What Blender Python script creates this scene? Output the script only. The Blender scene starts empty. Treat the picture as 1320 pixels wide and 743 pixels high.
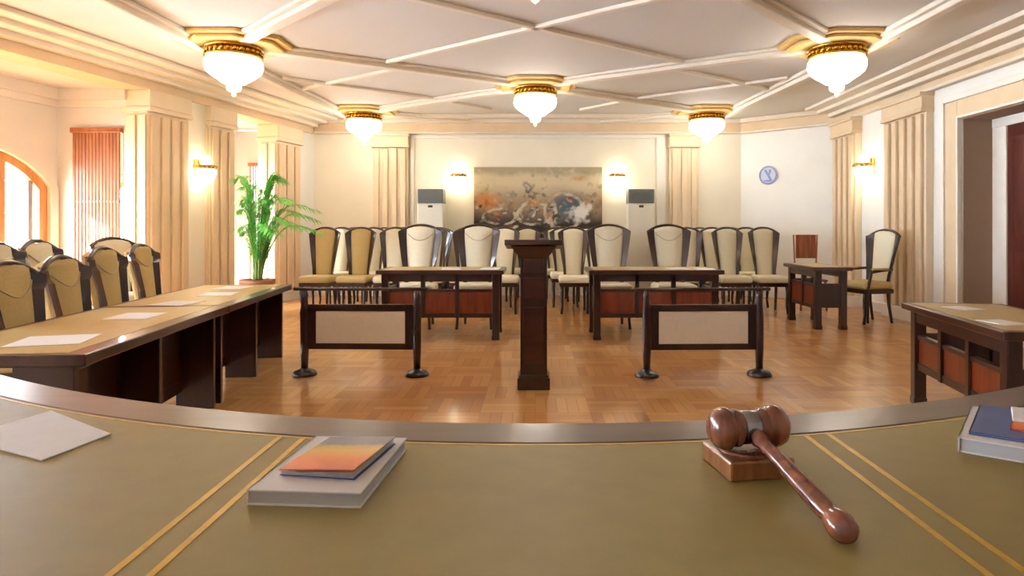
import bpy, bmesh, math, random
from mathutils import Vector, Matrix
random.seed(7)
C = bpy.context.scene.collection
PI = math.pi
F = 850.0            # focal length in pixels of the 1320 px wide frame
HX, HY = 690.0, 296.0   # vanishing point of the room's long axis
CZ = 1.2

# ------------------------------------------------------------------ helpers
def lin(c):
    c /= 255.0
    return c/12.92 if c <= 0.04045 else ((c+0.055)/1.055)**2.4
def rgb(r, g, b): return (lin(r), lin(g), lin(b), 1)

class NT:
    def __init__(s, name):
        s.m = bpy.data.materials.new(name); s.m.use_nodes = True
        s.n = s.m.node_tree.nodes; s.l = s.m.node_tree.links
        s.b = s.n['Principled BSDF']; s.out = s.n['Material Output']
    def node(s, t, **kw):
        x = s.n.new(t)
        for k, v in kw.items(): setattr(x, k, v)
        return x
    def math(s, op, a, b=None):
        x = s.node('ShaderNodeMath', operation=op)
        for i, v in enumerate((a, b)):
            if v is None: continue
            if isinstance(v, (int, float)): x.inputs[i].default_value = v
            else: s.l.new(v, x.inputs[i])
        return x.outputs[0]
    def ramp(s, fac, stops, interp='LINEAR'):
        r = s.node('ShaderNodeValToRGB'); r.color_ramp.interpolation = interp
        e = r.color_ramp.elements
        while len(e) < len(stops): e.new(0.5)
        for i, (p, c) in enumerate(stops): e[i].position = p; e[i].color = c
        s.l.new(fac, r.inputs[0]); return r.outputs[0]

def simple(name, col, rough=0.6, metal=0.0, var=0.06, scale=6.0, coat=0.0, bump=0.0, spec=0.5, stretch=(1,1,1)):
    t = NT(name)
    tc = t.node('ShaderNodeTexCoord'); mp = t.node('ShaderNodeMapping'); mp.inputs['Scale'].default_value = stretch
    t.l.new(tc.outputs['Object'], mp.inputs[0])
    nz = t.node('ShaderNodeTexNoise'); nz.inputs['Scale'].default_value = scale; nz.inputs['Detail'].default_value = 5
    t.l.new(mp.outputs[0], nz.inputs['Vector'])
    a = tuple(max(0, c*(1-var)) for c in col[:3])+(1,); b = tuple(min(1, c*(1+var)) for c in col[:3])+(1,)
    t.l.new(t.ramp(nz.outputs['Fac'], [(0.3, a), (0.7, b)]), t.b.inputs['Base Color'])
    t.b.inputs['Roughness'].default_value = rough; t.b.inputs['Metallic'].default_value = metal
    t.b.inputs['Coat Weight'].default_value = coat; t.b.inputs['Coat Roughness'].default_value = 0.12
    t.b.inputs['Specular IOR Level'].default_value = spec
    if bump:
        bp = t.node('ShaderNodeBump'); bp.inputs['Strength'].default_value = bump; bp.inputs['Distance'].default_value = 0.004
        t.l.new(nz.outputs['Fac'], bp.inputs['Height']); t.l.new(bp.outputs[0], t.b.inputs['Normal'])
    return t.m

def emissive(name, col, strength):
    t = NT(name)
    t.b.inputs['Base Color'].default_value = (0.9, 0.88, 0.82, 1)
    t.b.inputs['Roughness'].default_value = 0.25
    tc = t.node('ShaderNodeTexCoord')
    wv = t.node('ShaderNodeTexWave', wave_type='RINGS'); wv.inputs['Scale'].default_value = 9
    t.l.new(tc.outputs['Object'], wv.inputs['Vector'])
    c0 = tuple(0.82*c for c in col[:3])+(1,)
    t.l.new(t.ramp(wv.outputs['Fac'], [(0, c0), (1, col)]), t.b.inputs['Emission Color'])
    t.b.inputs['Emission Strength'].default_value = strength
    return t.m

def wood(name, dark, light, rough=0.3, coat=0.3, scale=3.0, stretch=(1, 1, 0.12)):
    t = NT(name)
    tc = t.node('ShaderNodeTexCoord'); mp = t.node('ShaderNodeMapping'); mp.inputs['Scale'].default_value = stretch
    t.l.new(tc.outputs['Object'], mp.inputs[0])
    nz = t.node('ShaderNodeTexNoise'); nz.inputs['Scale'].default_value = scale*6; nz.inputs['Detail'].default_value = 6
    nz.inputs['Distortion'].default_value = 0.6
    t.l.new(mp.outputs[0], nz.inputs['Vector'])
    t.l.new(t.ramp(nz.outputs['Fac'], [(0.3, dark), (0.7, light)]), t.b.inputs['Base Color'])
    t.b.inputs['Roughness'].default_value = rough
    t.b.inputs['Coat Weight'].default_value = coat; t.b.inputs['Coat Roughness'].default_value = 0.1
    return t.m

class MB:
    def __init__(s): s.bm = bmesh.new()
    def hexa(s, b, t):
        vs = [s.bm.verts.new(p) for p in list(b)+list(t)]
        n = len(b)
        s.bm.faces.new(vs[:n][::-1]); s.bm.faces.new(vs[n:])
        for i in range(n):
            j = (i+1) % n
            s.bm.faces.new((vs[i], vs[j], vs[n+j], vs[n+i]))
        return s
    def box(s, x0, x1, y0, y1, z0, z1, bev=0.0, seg=2):
        tmp = bmesh.new()
        bmesh.ops.create_cube(tmp, size=1)
        for v in tmp.verts:
            v.co = Vector(((x0+x1)/2+v.co.x*(x1-x0), (y0+y1)/2+v.co.y*(y1-y0), (z0+z1)/2+v.co.z*(z1-z0)))
        if bev: bmesh.ops.bevel(tmp, geom=list(tmp.edges), offset=bev, segments=seg, affect='EDGES', profile=0.5)
        return s.merge(tmp)
    def merge(s, tmp, M=None):
        mp = {}
        for v in tmp.verts: mp[v] = s.bm.verts.new(M @ v.co if M else v.co)
        for f in tmp.faces:
            try:
                nf = s.bm.faces.new([mp[v] for v in f.verts]); nf.smooth = f.smooth
            except ValueError: pass
        tmp.free(); return s
    def add(s, other, M=None): return s.merge(other.bm, M)
    def lathe(s, prof, seg=24, cx=0, cy=0, M=None):
        tmp = bmesh.new(); rings = []
        for r, z in prof:
            if r < 1e-5: rings.append([tmp.verts.new((cx, cy, z))])
            else: rings.append([tmp.verts.new((cx+r*math.cos(2*PI*i/seg), cy+r*math.sin(2*PI*i/seg), z)) for i in range(seg)])
        for a, b in zip(rings, rings[1:]):
            for i in range(seg):
                j = (i+1) % seg
                if len(a) == 1 and len(b) == 1: continue
                if len(a) == 1: f = tmp.faces.new((a[0], b[j], b[i]))
                elif len(b) == 1: f = tmp.faces.new((a[i], a[j], b[0]))
                else: f = tmp.faces.new((a[i], a[j], b[j], b[i]))
                f.smooth = True
        if len(rings[0]) > 1: tmp.faces.new(rings[0][::-1])
        if len(rings[-1]) > 1: tmp.faces.new(rings[-1])
        bmesh.ops.recalc_face_normals(tmp, faces=list(tmp.faces))
        return s.merge(tmp, M)
    def tube(s, pts, rad, seg=8, flat=(1, 1), caps=True):
        pts = [Vector(p) for p in pts]
        if not hasattr(rad, '__len__'): rad = [rad]*len(pts)
        rings = []
        for i, p in enumerate(pts):
            d = (pts[min(i+1, len(pts)-1)]-pts[max(i-1, 0)]).normalized()
            up = Vector((0, 0, 1)) if abs(d.z) < 0.9 else Vector((0, 1, 0))
            a = d.cross(up).normalized(); b = a.cross(d).normalized()
            rings.append([s.bm.verts.new(p+(a*math.cos(2*PI*k/seg)*flat[0]+b*math.sin(2*PI*k/seg)*flat[1])*rad[i]) for k in range(seg)])
        for A, B in zip(rings, rings[1:]):
            for k in range(seg):
                f = s.bm.faces.new((A[k], A[(k+1) % seg], B[(k+1) % seg], B[k])); f.smooth = True
        if caps:
            s.bm.faces.new(rings[0][::-1]); s.bm.faces.new(rings[-1])
        return s
    def prism(s, poly, z0, z1):
        return s.hexa([(x, y, z0) for x, y in poly], [(x, y, z1) for x, y in poly])
    def slab(s, poly, y0, y1):      # polygon in x,z extruded along y
        return s.hexa([(x, y1, z) for x, z in poly], [(x, y0, z) for x, z in poly])
    def quad(s, a, b, c, d):
        s.bm.faces.new([s.bm.verts.new(p) for p in (a, b, c, d)]); return s
    def build(s, name, mat, parent=None, smooth=False, kind=None, bevel=0.0):
        bmesh.ops.recalc_face_normals(s.bm, faces=list(s.bm.faces))
        if smooth:
            for f in s.bm.faces: f.smooth = True
        me = bpy.data.meshes.new(name); s.bm.to_mesh(me); s.bm.free()
        me.materials.append(mat)
        o = bpy.data.objects.new(name, me); C.objects.link(o)
        if parent: o.parent = parent
        if kind: o['kind'] = kind
        if bevel:
            md = o.modifiers.new('edge', 'BEVEL'); md.width = bevel; md.segments = 2; md.limit_method = 'ANGLE'
        return o

def tag(o, label, cat, group=None):
    o['label'] = label; o['category'] = cat
    if group: o['group'] = group
    return o
def empty(name, loc=(0, 0, 0), rz=0.0):
    o = bpy.data.objects.new(name, None); C.objects.link(o)
    o.location = loc; o.rotation_euler = (0, 0, rz); o.empty_display_size = 0.1
    return o
def copy_tree(o, parent=None):
    c = o.copy(); C.objects.link(c)
    if parent: c.parent = parent
    for ch in list(o.children): copy_tree(ch, c)
    return c
def struct(o): o['kind'] = 'structure'; return o

# ------------------------------------------------------------------ materials
M = {}
M['cream'] = simple('cream_wall_paint', rgb(238, 232, 214), 0.7, var=0.03, scale=2, bump=0.05)
M['pale'] = simple('pale_wall_paint', rgb(234, 233, 228), 0.7, var=0.03, scale=2, bump=0.05)
M['tan'] = simple('tan_plaster', rgb(224, 200, 166), 0.6, var=0.05, scale=3, bump=0.05)
M['tanlight'] = simple('light_tan_plaster', rgb(234, 217, 190), 0.6, var=0.04, scale=3)
M['ceil'] = simple('ceiling_paint', rgb(220, 216, 210), 0.75, var=0.02, scale=1.5)
M['mould'] = simple('moulding_paint', rgb(232, 222, 206), 0.55, var=0.03, scale=4)
M['gild'] = simple('ochre_plaster', rgb(222, 184, 112), 0.5, var=0.08, scale=8)
M['white'] = simple('white_woodwork_paint', rgb(238, 234, 226), 0.45, var=0.02)
M['dark'] = wood('dark_walnut_lacquer', rgb(32, 13, 10), rgb(54, 22, 15), 0.28, 0.35)
M['darkh'] = wood('dark_walnut_lacquer_lengthwise', rgb(40, 17, 12), rgb(70, 30, 20), 0.28, 0.4, stretch=(0.12, 1, 1))
M['mahog'] = wood('reddish_mahogany_veneer', rgb(92, 34, 16), rgb(132, 54, 24), 0.32, 0.3)
M['rim'] = wood('polished_brown_rim', rgb(62, 38, 28), rgb(86, 56, 42), 0.32, 0.22, stretch=(0.15, 1, 1))
M['winwood'] = wood('golden_oak_window_wood', rgb(186, 126, 66), rgb(212, 156, 92), 0.4, 0.15)
M['slat'] = wood('chestnut_slats', rgb(138, 78, 34), rgb(176, 106, 54), 0.45, 0.1)
M['door'] = wood('dark_red_door_wood', rgb(70, 28, 22), rgb(96, 40, 32), 0.35, 0.25)
M['plank'] = wood('chestnut_plank', rgb(120, 58, 30), rgb(164, 88, 50), 0.4, 0.2)
M['gavel'] = wood('rosewood', rgb(84, 40, 24), rgb(142, 80, 54), 0.25, 0.5, scale=9)
M['blockw'] = wood('sound_block_wood', rgb(108, 62, 28), rgb(150, 96, 50), 0.3, 0.4, scale=9)
M['cloth'] = simple('cream_upholstery', rgb(226, 218, 190), 0.85, var=0.05, scale=60, bump=0.2)
M['olive'] = simple('ochre_upholstery', rgb(196, 170, 112), 0.8, var=0.06, scale=60, bump=0.2)
M['seam'] = simple('upholstery_seam', rgb(186, 172, 134), 0.8, var=0.05)
M['leather'] = simple('desk_leather', rgb(148, 130, 72), 0.5, var=0.05, scale=20, bump=0.12)
M['ltop'] = simple('tan_table_leather', rgb(196, 170, 112), 0.38, var=0.05, scale=20, bump=0.08)
M['goldline'] = simple('gold_tooling', rgb(206, 164, 52), 0.4, 0.25, var=0.15, scale=40)
M['panelcloth'] = simple('beige_panel_cloth', rgb(242, 232, 212), 0.8, var=0.03, scale=30)
M['brass'] = simple('polished_brass', rgb(206, 164, 72), 0.25, 1.0, var=0.08, scale=12)
M['darkbrass'] = simple('aged_brass', rgb(150, 120, 50), 0.35, 1.0, var=0.15, scale=12)
M['silver'] = simple('silver_band', rgb(170, 172, 178), 0.25, 1.0, var=0.05)
M['black'] = simple('black_base', rgb(26, 20, 22), 0.3, 0.0, var=0.1, coat=0.4)
M['acwhite'] = simple('appliance_plastic', rgb(216, 212, 196), 0.45, var=0.02)
M['acgrey'] = simple('appliance_grille', rgb(104, 108, 104), 0.5, var=0.05)
M['paper'] = simple('paper', rgb(247, 247, 249), 0.7, var=0.02, scale=20)
M['pages'] = simple('page_edges', rgb(204, 204, 208), 0.75, var=0.06, scale=90, stretch=(0.1, 0.1, 8))
M['bluecover'] = simple('blue_cover', rgb(70, 92, 150), 0.4, var=0.15, scale=14)
M['pot'] = simple('terracotta_pot', rgb(150, 92, 66), 0.6, var=0.1)
M['soil'] = simple('potting_soil', rgb(52, 38, 28), 0.95, var=0.3, scale=60, bump=0.5)
M['leaf'] = simple('sunlit_palm_leaf', rgb(112, 200, 88), 0.5, var=0.2, scale=5)  # brighter green stands in for sunlight shining through the leaves
M['stem'] = simple('palm_stem', rgb(120, 150, 70), 0.55, var=0.15)
M['plaque'] = simple('pale_blue_enamel', rgb(184, 196, 222), 0.4, var=0.05)
M['plaqueb'] = simple('blue_enamel', rgb(128, 142, 196), 0.4, var=0.08)
M['lampglow'] = emissive('lit_crystal', (1.0, 0.92, 0.8, 1), 17.0)
M['sconceglow'] = emissive('lit_sconce_glass', (1.0, 0.86, 0.6, 1), 14.0)
M['crystal'] = emissive('crystal_drop', (1.0, 0.86, 0.6, 1), 1.2)
t = NT('thin_glass'); M['glass'] = t.m
tr = t.node('ShaderNodeBsdfTransparent'); gl = t.node('ShaderNodeBsdfGlossy'); gl.inputs['Roughness'].default_value = 0.02
nz = t.node('ShaderNodeTexNoise'); mx = t.node('ShaderNodeMixShader')
t.l.new(t.ramp(nz.outputs['Fac'], [(0, (.05,)*3+(1,)), (1, (.08,)*3+(1,))]), mx.inputs[0])
t.l.new(tr.outputs[0], mx.inputs[1]); t.l.new(gl.outputs[0], mx.inputs[2]); t.l.new(mx.outputs[0], t.out.inputs[0])
# parquet: square blocks of five strips, turned by a quarter from block to block
t = NT('oak_block_parquet'); M['floor'] = t.m
tc = t.node('ShaderNodeTexCoord'); sp = t.node('ShaderNodeSeparateXYZ'); t.l.new(tc.outputs['Object'], sp.inputs[0])
S = 0.36
u = t.math('DIVIDE', sp.outputs[0], S); v = t.math('DIVIDE', sp.outputs[1], S)
cu = t.math('FLOOR', u); cv = t.math('FLOOR', v)
par = t.math('FLOORED_MODULO', t.math('ADD', cu, cv), 2.0)
fu = t.math('FRACT', u); fv = t.math('FRACT', v)
mix = t.node('ShaderNodeMix'); t.l.new(par, mix.inputs[0]); t.l.new(fu, mix.inputs[2]); t.l.new(fv, mix.inputs[3])
st = t.math('MULTIPLY', mix.outputs[0], 5.0); sid = t.math('FLOOR', st); sf = t.math('FRACT', st)
cb = t.node('ShaderNodeCombineXYZ'); t.l.new(cu, cb.inputs[0]); t.l.new(cv, cb.inputs[1]); t.l.new(sid, cb.inputs[2])
wn = t.node('ShaderNodeTexWhiteNoise'); t.l.new(cb.outputs[0], wn.inputs[0])
cb2 = t.node('ShaderNodeCombineXYZ'); t.l.new(cu, cb2.inputs[0]); t.l.new(cv, cb2.inputs[1])
wn2 = t.node('ShaderNodeTexWhiteNoise'); t.l.new(cb2.outputs[0], wn2.inputs[0])
tone = t.math('ADD', t.math('MULTIPLY', wn.outputs[0], 0.6), t.math('MULTIPLY', wn2.outputs[0], 0.4))
col = t.ramp(tone, [(0, rgb(168, 110, 56)), (0.5, rgb(196, 138, 76)), (1, rgb(216, 164, 102))])
gap = t.math('LESS_THAN', t.math('MINIMUM', sf, t.math('SUBTRACT', 1.0, sf)), 0.02)
mg = t.node('ShaderNodeMix', data_type='RGBA'); t.l.new(gap, mg.inputs[0]); t.l.new(col, mg.inputs[6]); mg.inputs[7].default_value = rgb(120, 70, 34)
t.l.new(mg.outputs[2], t.b.inputs['Base Color'])
t.b.inputs['Roughness'].default_value = 0.3; t.b.inputs['Coat Weight'].default_value = 0.5; t.b.inputs['Coat Roughness'].default_value = 0.14
# booklet cover printed from grey through yellow to orange
t = NT('orange_printed_cover'); M['orange'] = t.m
tc = t.node('ShaderNodeTexCoord'); sp = t.node('ShaderNodeSeparateXYZ'); t.l.new(tc.outputs['Generated'], sp.inputs[0])
nz = t.node('ShaderNodeTexNoise'); nz.inputs['Scale'].default_value = 9; t.l.new(tc.outputs['Generated'], nz.inputs['Vector'])
g = t.math('ADD', sp.outputs[1], t.math('MULTIPLY', t.math('SUBTRACT', nz.outputs['Fac'], 0.5), 0.14))
t.l.new(t.ramp(g, [(0.0, rgb(214, 92, 34)), (0.3, rgb(232, 122, 40)), (0.55, rgb(226, 170, 52)), (0.68, rgb(196, 160, 70)), (0.74, rgb(118, 120, 124)), (1, rgb(110, 114, 120))]), t.b.inputs['Base Color'])
t.b.inputs['Roughness'].default_value = 0.35
t = NT('painted_canvas'); M['canvas'] = t.m
at = t.node('ShaderNodeVertexColor', layer_name='paint'); t.l.new(at.outputs[0], t.b.inputs['Base Color'])
t.b.inputs['Roughness'].default_value = 0.6

# ------------------------------------------------------------------ room
CEIL = 3.2
def A(y): return -5.3+0.2*(y-5.5)         # inner line of the arcade
def Bx(y): return -5.96+0.2*(y-8.2)       # outer window wall
YF = -1.5
FT = 0.15
MB().prism([(-9, YF-.2), (5.6, YF-.2), (5.6, 12.3), (-9, 12.3)], -0.2, 0).build('floor', M['floor'], kind='structure')
MB().prism([(A(YF)-.34, YF), (A(11.6)-.34, 11.6), (Bx(11.6), 11.6), (Bx(YF), YF)], -.01, .004).build('floor_gallery', simple('pale_bounce_strip', rgb(226, 220, 212), 0.4, var=0.05), kind='structure')  # pale strip added to whiten the light bounced up into the gallery
MB().prism([(-9, YF-.2), (5.6, YF-.2), (5.6, 12.3), (-9, 12.3)], CEIL, CEIL+.2).build('ceiling', M['ceil'], kind='structure')
MB().box(-9, 5.6, YF-.2, YF, 0, CEIL).build('wall_front', M['pale'], kind='structure')
# back wall and angled corner wall
MB().box(-4.4, 3.76, 12, 12.2, 0, CEIL).build('wall_back', M['cream'], kind='structure')
MB().prism([(3.74, 12.0), (5.0, 10.9), (5.2, 11.1), (3.9, 12.2)], 0, CEIL).build('wall_corner', M['pale'], kind='structure')
# right wall with the door recess
DY0, DY1, DZ = 6.15, 7.72, 2.5
w = MB(); w.box(5, 5.2, DY1, 11.0, 0, CEIL); w.box(5, 5.2, YF, DY0, 0, CEIL); w.box(5, 5.2, DY0, DY1, DZ, CEIL)
w.build('wall_right', M['pale'], kind='structure')
w = MB(); w.box(5.005, 5.6, DY1-.012, DY1+.12, 0, DZ-.012); w.box(5.005, 5.6, DY0-.12, DY0+.012, 0, DZ-.012); w.box(5.005, 5.6, DY0-.12, DY1+.12, DZ-.012, DZ+.1)
w.build('wall_recess', simple('taupe_recess_paint', rgb(156, 130, 108), 0.7, var=0.04), kind='structure')
dr = empty('door_1', (5.36, 6.9, 0)); dr['kind'] = 'structure'
d = MB(); d.box(-.02, .04, DY1-.24-6.9, DY1-6.913, 0, 2.38); d.box(-.02, .04, DY0-6.887, DY0+.2-6.9, 0, 2.38); d.box(-.025, .04, DY0-6.887, DY1-6.913, 2.38, DZ-.014)
d.build('door_frame', M['white'], dr, bevel=.006)
d = MB(); d.box(0, .05, DY0+.2-6.9, DY1-.24-6.9, 0.01, 2.38)
for y0, y1 in ((DY0+.28-6.9, -.03), (.05, DY1-.32-6.9)):
    for z0, z1 in ((.2, .95), (1.1, 2.25)): d.box(-.02, .01, y0, y1, z0, z1, .012)
lf = d.build('door_leaf', M['door'], dr)
MB().tube([(-.02, .0, 1.02), (-.07, .0, 1.02), (-.07, .11, 1.02)], .011).build('door_handle', M['brass'], lf)
# surround of the recess
w = MB()
for a, b in ((DY1+.03, DY1+.26), (DY0-.26, DY0)): w.box(4.955, 5.0, a, b, 0, DZ+.22)
w.box(4.955, 5.0, DY0, DY1+.03, DZ+.03, DZ+.22)
w.build('trim_1', M['tan'], kind='structure', bevel=.008)
w = MB(); w.box(4.935, 5.0, DY1+.26, DY1+.33, 0, DZ+.29); w.box(4.935, 5.0, DY0-.33, DY0-.26, 0, DZ+.29); w.box(4.935, 5.0, DY0-.26, DY1+.26, DZ+.22, DZ+.29)
w.box(4.94, 5.0, DY1-.0, DY1+.03, 0, DZ+.03); w.box(4.94, 5.0, DY0, DY1, DZ, DZ+.03)
w.build('trim_2', M['white'], kind='structure', bevel=.006)

# outer window wall with arched windows; u is measured along y
def arch_z(u, uc, hw, zs, rise):
    k = (u-uc)/hw
    if abs(k) > 1: return None
    R = (hw*hw+rise*rise)/(2*rise)
    return zs+rise-R+math.sqrt(max(0, R*R-(u-uc)**2))
WINS = [(1.4, .95), (4.35, .95), (7.25, .86), (10.1, 1.12)]  # the two nearest the bench are out of view, added for daylight
ZS, RISE, SILL = 1.72, .42, .55
nrm = Vector((-1, 0.2, 0)).normalized()   # outward
w = MB()
def wallp(u, z, o): return Vector((Bx(u), u, z))+nrm*o
us = [YF]
for uc, hw in WINS:
    us += [uc-hw+2*hw*i/20 for i in range(21)]
us += [11.6]
def wblock(w, u0, u1, za0, za1, zb0, zb1):
    w.hexa([wallp(u0, za0, 0), wallp(u1, za1, 0), wallp(u1, za1, .22), wallp(u0, za0, .22)], [wallp(u0, zb0, 0), wallp(u1, zb1, 0), wallp(u1, zb1, .22), wallp(u0, zb0, .22)])
for u0, u1 in zip(us, us[1:]):
    if u1-u0 < 1e-6: continue
    win = next(((uc, hw) for uc, hw in WINS if abs((u0+u1)/2-uc) < hw), None)
    if win is None: wblock(w, u0, u1, 0, 0, CEIL, CEIL)
    else:
        wblock(w, u0, u1, 0, 0, SILL, SILL)
        wblock(w, u0, u1, arch_z(max(u0, win[0]-win[1]+1e-6), *win, ZS, RISE) or ZS, arch_z(min(u1, win[0]+win[1]-1e-6), *win, ZS, RISE) or ZS, CEIL, CEIL)
w.build('wall_left', M['pale'], kind='structure')
for n, (uc, hw) in enumerate(WINS):
    wn_ = empty('window_%d' % (n+1), tuple(wallp(uc, SILL, .1))); wn_['kind'] = 'structure'
    off = wn_.location.copy()
    fr = MB(); N = 20
    def P(u, z, o): return wallp(u, z, o)-off
    def strip(pts_in, pts_out, o0, o1):
        for (a, b), (c, d_) in zip(zip(pts_in, pts_in[1:]), zip(pts_out, pts_out[1:])):
            fr.hexa([P(*a, o0), P(*b, o0), P(*d_, o0), P(*c, o0)], [P(*a, o1), P(*b, o1), P(*d_, o1), P(*c, o1)])
    outl = [(uc-hw, SILL), (uc-hw, ZS)]+[(uc-hw+2*hw*i/N, arch_z(uc-hw*.99999+1.99998*hw*i/N, uc, hw, ZS, RISE)) for i in range(1, N)]+[(uc+hw, ZS), (uc+hw, SILL)]
    ih = hw-.1
    inl = [(uc-ih, SILL+.1), (uc-ih, ZS-.04)]+[(uc-ih+2*ih*i/N, arch_z(uc-ih*.99999+1.99998*ih*i/N, uc, ih, ZS-.04, RISE-.05)) for i in range(1, N)]+[(uc+ih, ZS-.04), (uc+ih, SILL+.1)]
    strip(inl, outl, .03, .14)
    fr.hexa([P(uc-hw, SILL, .03), P(uc+hw, SILL, .03), P(uc+hw, SILL, .14), P(uc-hw, SILL, .14)], [P(uc-hw, SILL+.1, .03), P(uc+hw, SILL+.1, .03), P(uc+hw, SILL+.1, .14), P(uc-hw, SILL+.1, .14)])
    for cu_, hw_ in ((uc-hw*.36, .045), (uc+hw*.36, .045)):
        ztop = arch_z(cu_, uc, ih, ZS-.04, RISE-.05)+.03
        fr.hexa([P(cu_-hw_, SILL+.1, .04), P(cu_+hw_, SILL+.1, .04), P(cu_+hw_, SILL+.1, .13), P(cu_-hw_, SILL+.1, .13)], [P(cu_-hw_, ztop, .04), P(cu_+hw_, ztop, .04), P(cu_+hw_, ztop, .13), P(cu_-hw_, ztop, .13)])
    fr.build('window_frame', M['winwood'], wn_)
    fr = MB(); q_ = uc+hw*.77; zt_ = arch_z(q_, uc, ih, ZS-.04, RISE-.05)
    fr.hexa([P(q_-.03, SILL+.1, .05), P(q_+.03, SILL+.1, .05), P(q_+.03, SILL+.1, .11), P(q_-.03, SILL+.1, .11)], [P(q_-.03, zt_, .05), P(q_+.03, zt_, .05), P(q_+.03, zt_, .11), P(q_-.03, zt_, .11)])
    fr.build('sash_bar', simple('grey_sash_paint', rgb(150, 150, 152), 0.5), wn_)
    g = MB(); g.bm.faces.new([g.bm.verts.new(P(u_, z_, .09)) for u_, z_ in inl])
    g.build('pane', M['glass'], wn_)
    # white plaster archivolt on the room side
    fr = MB(); oh = hw+.1
    big = [(uc-oh, SILL), (uc-oh, ZS)]+[(uc-oh+2*oh*i/N, arch_z(uc-oh*.99999+1.99998*oh*i/N, uc, oh, ZS, RISE+.1)) for i in range(1, N)]+[(uc+oh, ZS), (uc+oh, SILL)]
    strip(outl, big, -.03, 0.0)
    fr.build('archivolt', M['white'], wn_)

# arcade beam, gallery ceiling, pillars
w = MB(); BZ = 2.93
w.prism([(A(YF), YF), (A(12), 12), (A(12)-.36, 12), (A(YF)-.36, YF)], BZ, CEIL).build('trim_3', M['tan'], kind='structure')
MB().prism([(A(YF)-.36, YF), (A(11.6)-.36, 11.6), (Bx(11.6), 11.6), (Bx(YF), YF)], BZ+.01, BZ+.05).build('trim_4', M['ceil'], kind='structure')
na = Vector((1, -0.2, 0)).normalized()     # arcade inward normal
def ap(y, o, z): v = Vector((A(y), y, z))+na*o; return v
def ablock(w, y0, y1, o0, o1, z0, z1):
    w.hexa([ap(y0, o0, z0), ap(y1, o0, z0), ap(y1, o1, z0), ap(y0, o1, z0)], [ap(y0, o0, z1), ap(y1, o0, z1), ap(y1, o1, z1), ap(y0, o1, z1)])
def arcade_pillar(n, y0, y1, flutes):
    root = empty('trim_%d' % n, tuple(ap((y0+y1)/2, -.15, 0))); root['kind'] = 'structure'
    off = root.location.copy()
    def shift(mb):
        for v in mb.bm.verts: v.co -= off
        return mb
    w = MB(); ablock(w, y0, y1, -.34, 0, 0, BZ); shift(w).build('shaft', M['tanlight'], root, bevel=.01)
    w = MB(); L = y1-y0
    for i in range(flutes):
        c = y0+L*(i+.5)/flutes; ablock(w, c-L/flutes*.32, c+L/flutes*.32, 0, .035, .18, 2.62)
    for i in range(2):   # reeds on the side that faces the bench
        a0 = ap(y0, -.28+i*.15, 0); b0 = ap(y0, -.16+i*.15, 0); dy = Vector((0, -.03, 0))
        w.hexa([a0+Vector((0, 0, .18)), b0+Vector((0, 0, .18)), b0+dy+Vector((0, 0, .18)), a0+dy+Vector((0, 0, .18))], [a0+Vector((0, 0, 2.62)), b0+Vector((0, 0, 2.62)), b0+dy+Vector((0, 0, 2.62)), a0+dy+Vector((0, 0, 2.62))])
    shift(w).build('reeding', M['tan'], root, bevel=.012)
    w = MB(); ablock(w, y0-.03, y1+.03, -.36, .06, 2.66, 2.72); ablock(w, y0-.015, y1+.015, -.35, .05, 2.72, BZ)
    shift(w).build('capital', M['tanlight'], root, bevel=.012)
    w = MB(); ablock(w, y0-.02, y1+.02, -.36, .05, 0, .16); shift(w).build('plinth', M['white'], root, bevel=.008)
arcade_pillar(5, 8.12, 8.815, 4); arcade_pillar(6, 9.22, 9.75, 3); arcade_pillar(7, 10.8, 11.5, 3)
w = MB(); ablock(w, 8.815, 9.22, -.3, -.05, 0, BZ); w.build('wall_pier', M['cream'], kind='structure')
w = MB(); ablock(w, 11.5, 12.1, -.3, -.03, 0, BZ); w.build('wall_return', M['pale'], kind='structure')
# gallery partitions with a slatted opening
def partition(name, y, x0, x1, xo0, xo1, z1):
    w = MB(); w.box(x0, xo0, y, y+.14, 0, BZ); w.box(xo1, x1, y, y+.14, 0, BZ); w.box(xo0, xo1, y, y+.14, z1, BZ); w.box(xo0, xo1, y, y+.14, 0, .25)
    w.build(name, M['pale'], kind='structure')
partition('wall_gallery', 8.22, Bx(8.22)-.05, A(8.22)-.28, -5.75, -5.14, 2.45)
partition('wall_gallery_end', 11.55, Bx(11.55)-.1, A(11.55)-.25, -5.0, -4.53, 2.35)
def blind(x0, x1, y, z0, z1, label):
    b = empty('slat_blind', ((x0+x1)/2, y, z0)); h = (x1-x0)/2; H = z1-z0
    n = max(8, round((x1-x0)/.043)); s_ = MB()
    for i in range(n):
        c = -h+(i+.5)*2*h/n; s_.box(c-h/n*.62, c+h/n*.62, -.022, .012, 0, H-.06)
    s_.build('slats', M['slat'], b)
    MB().box(-h-.02, h+.02, -.035, .03, H-.06, H, .006).build('headrail', M['slat'], b)
    MB().box(-h, h, -.005, .02, H*.58, H*.58+.03).build('crossbar', M['white'], b)
    tag(b, label, 'blind', 'wooden slat blinds in the window gallery')
blind(-5.74, -5.15, 8.19, .25, 2.46, 'wide brown wooden slat blind in the gallery wall beside the arched window')
blind(-4.99, -4.54, 11.52, .25, 2.36, 'narrow brown wooden slat blind half hidden behind the potted palm')
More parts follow.
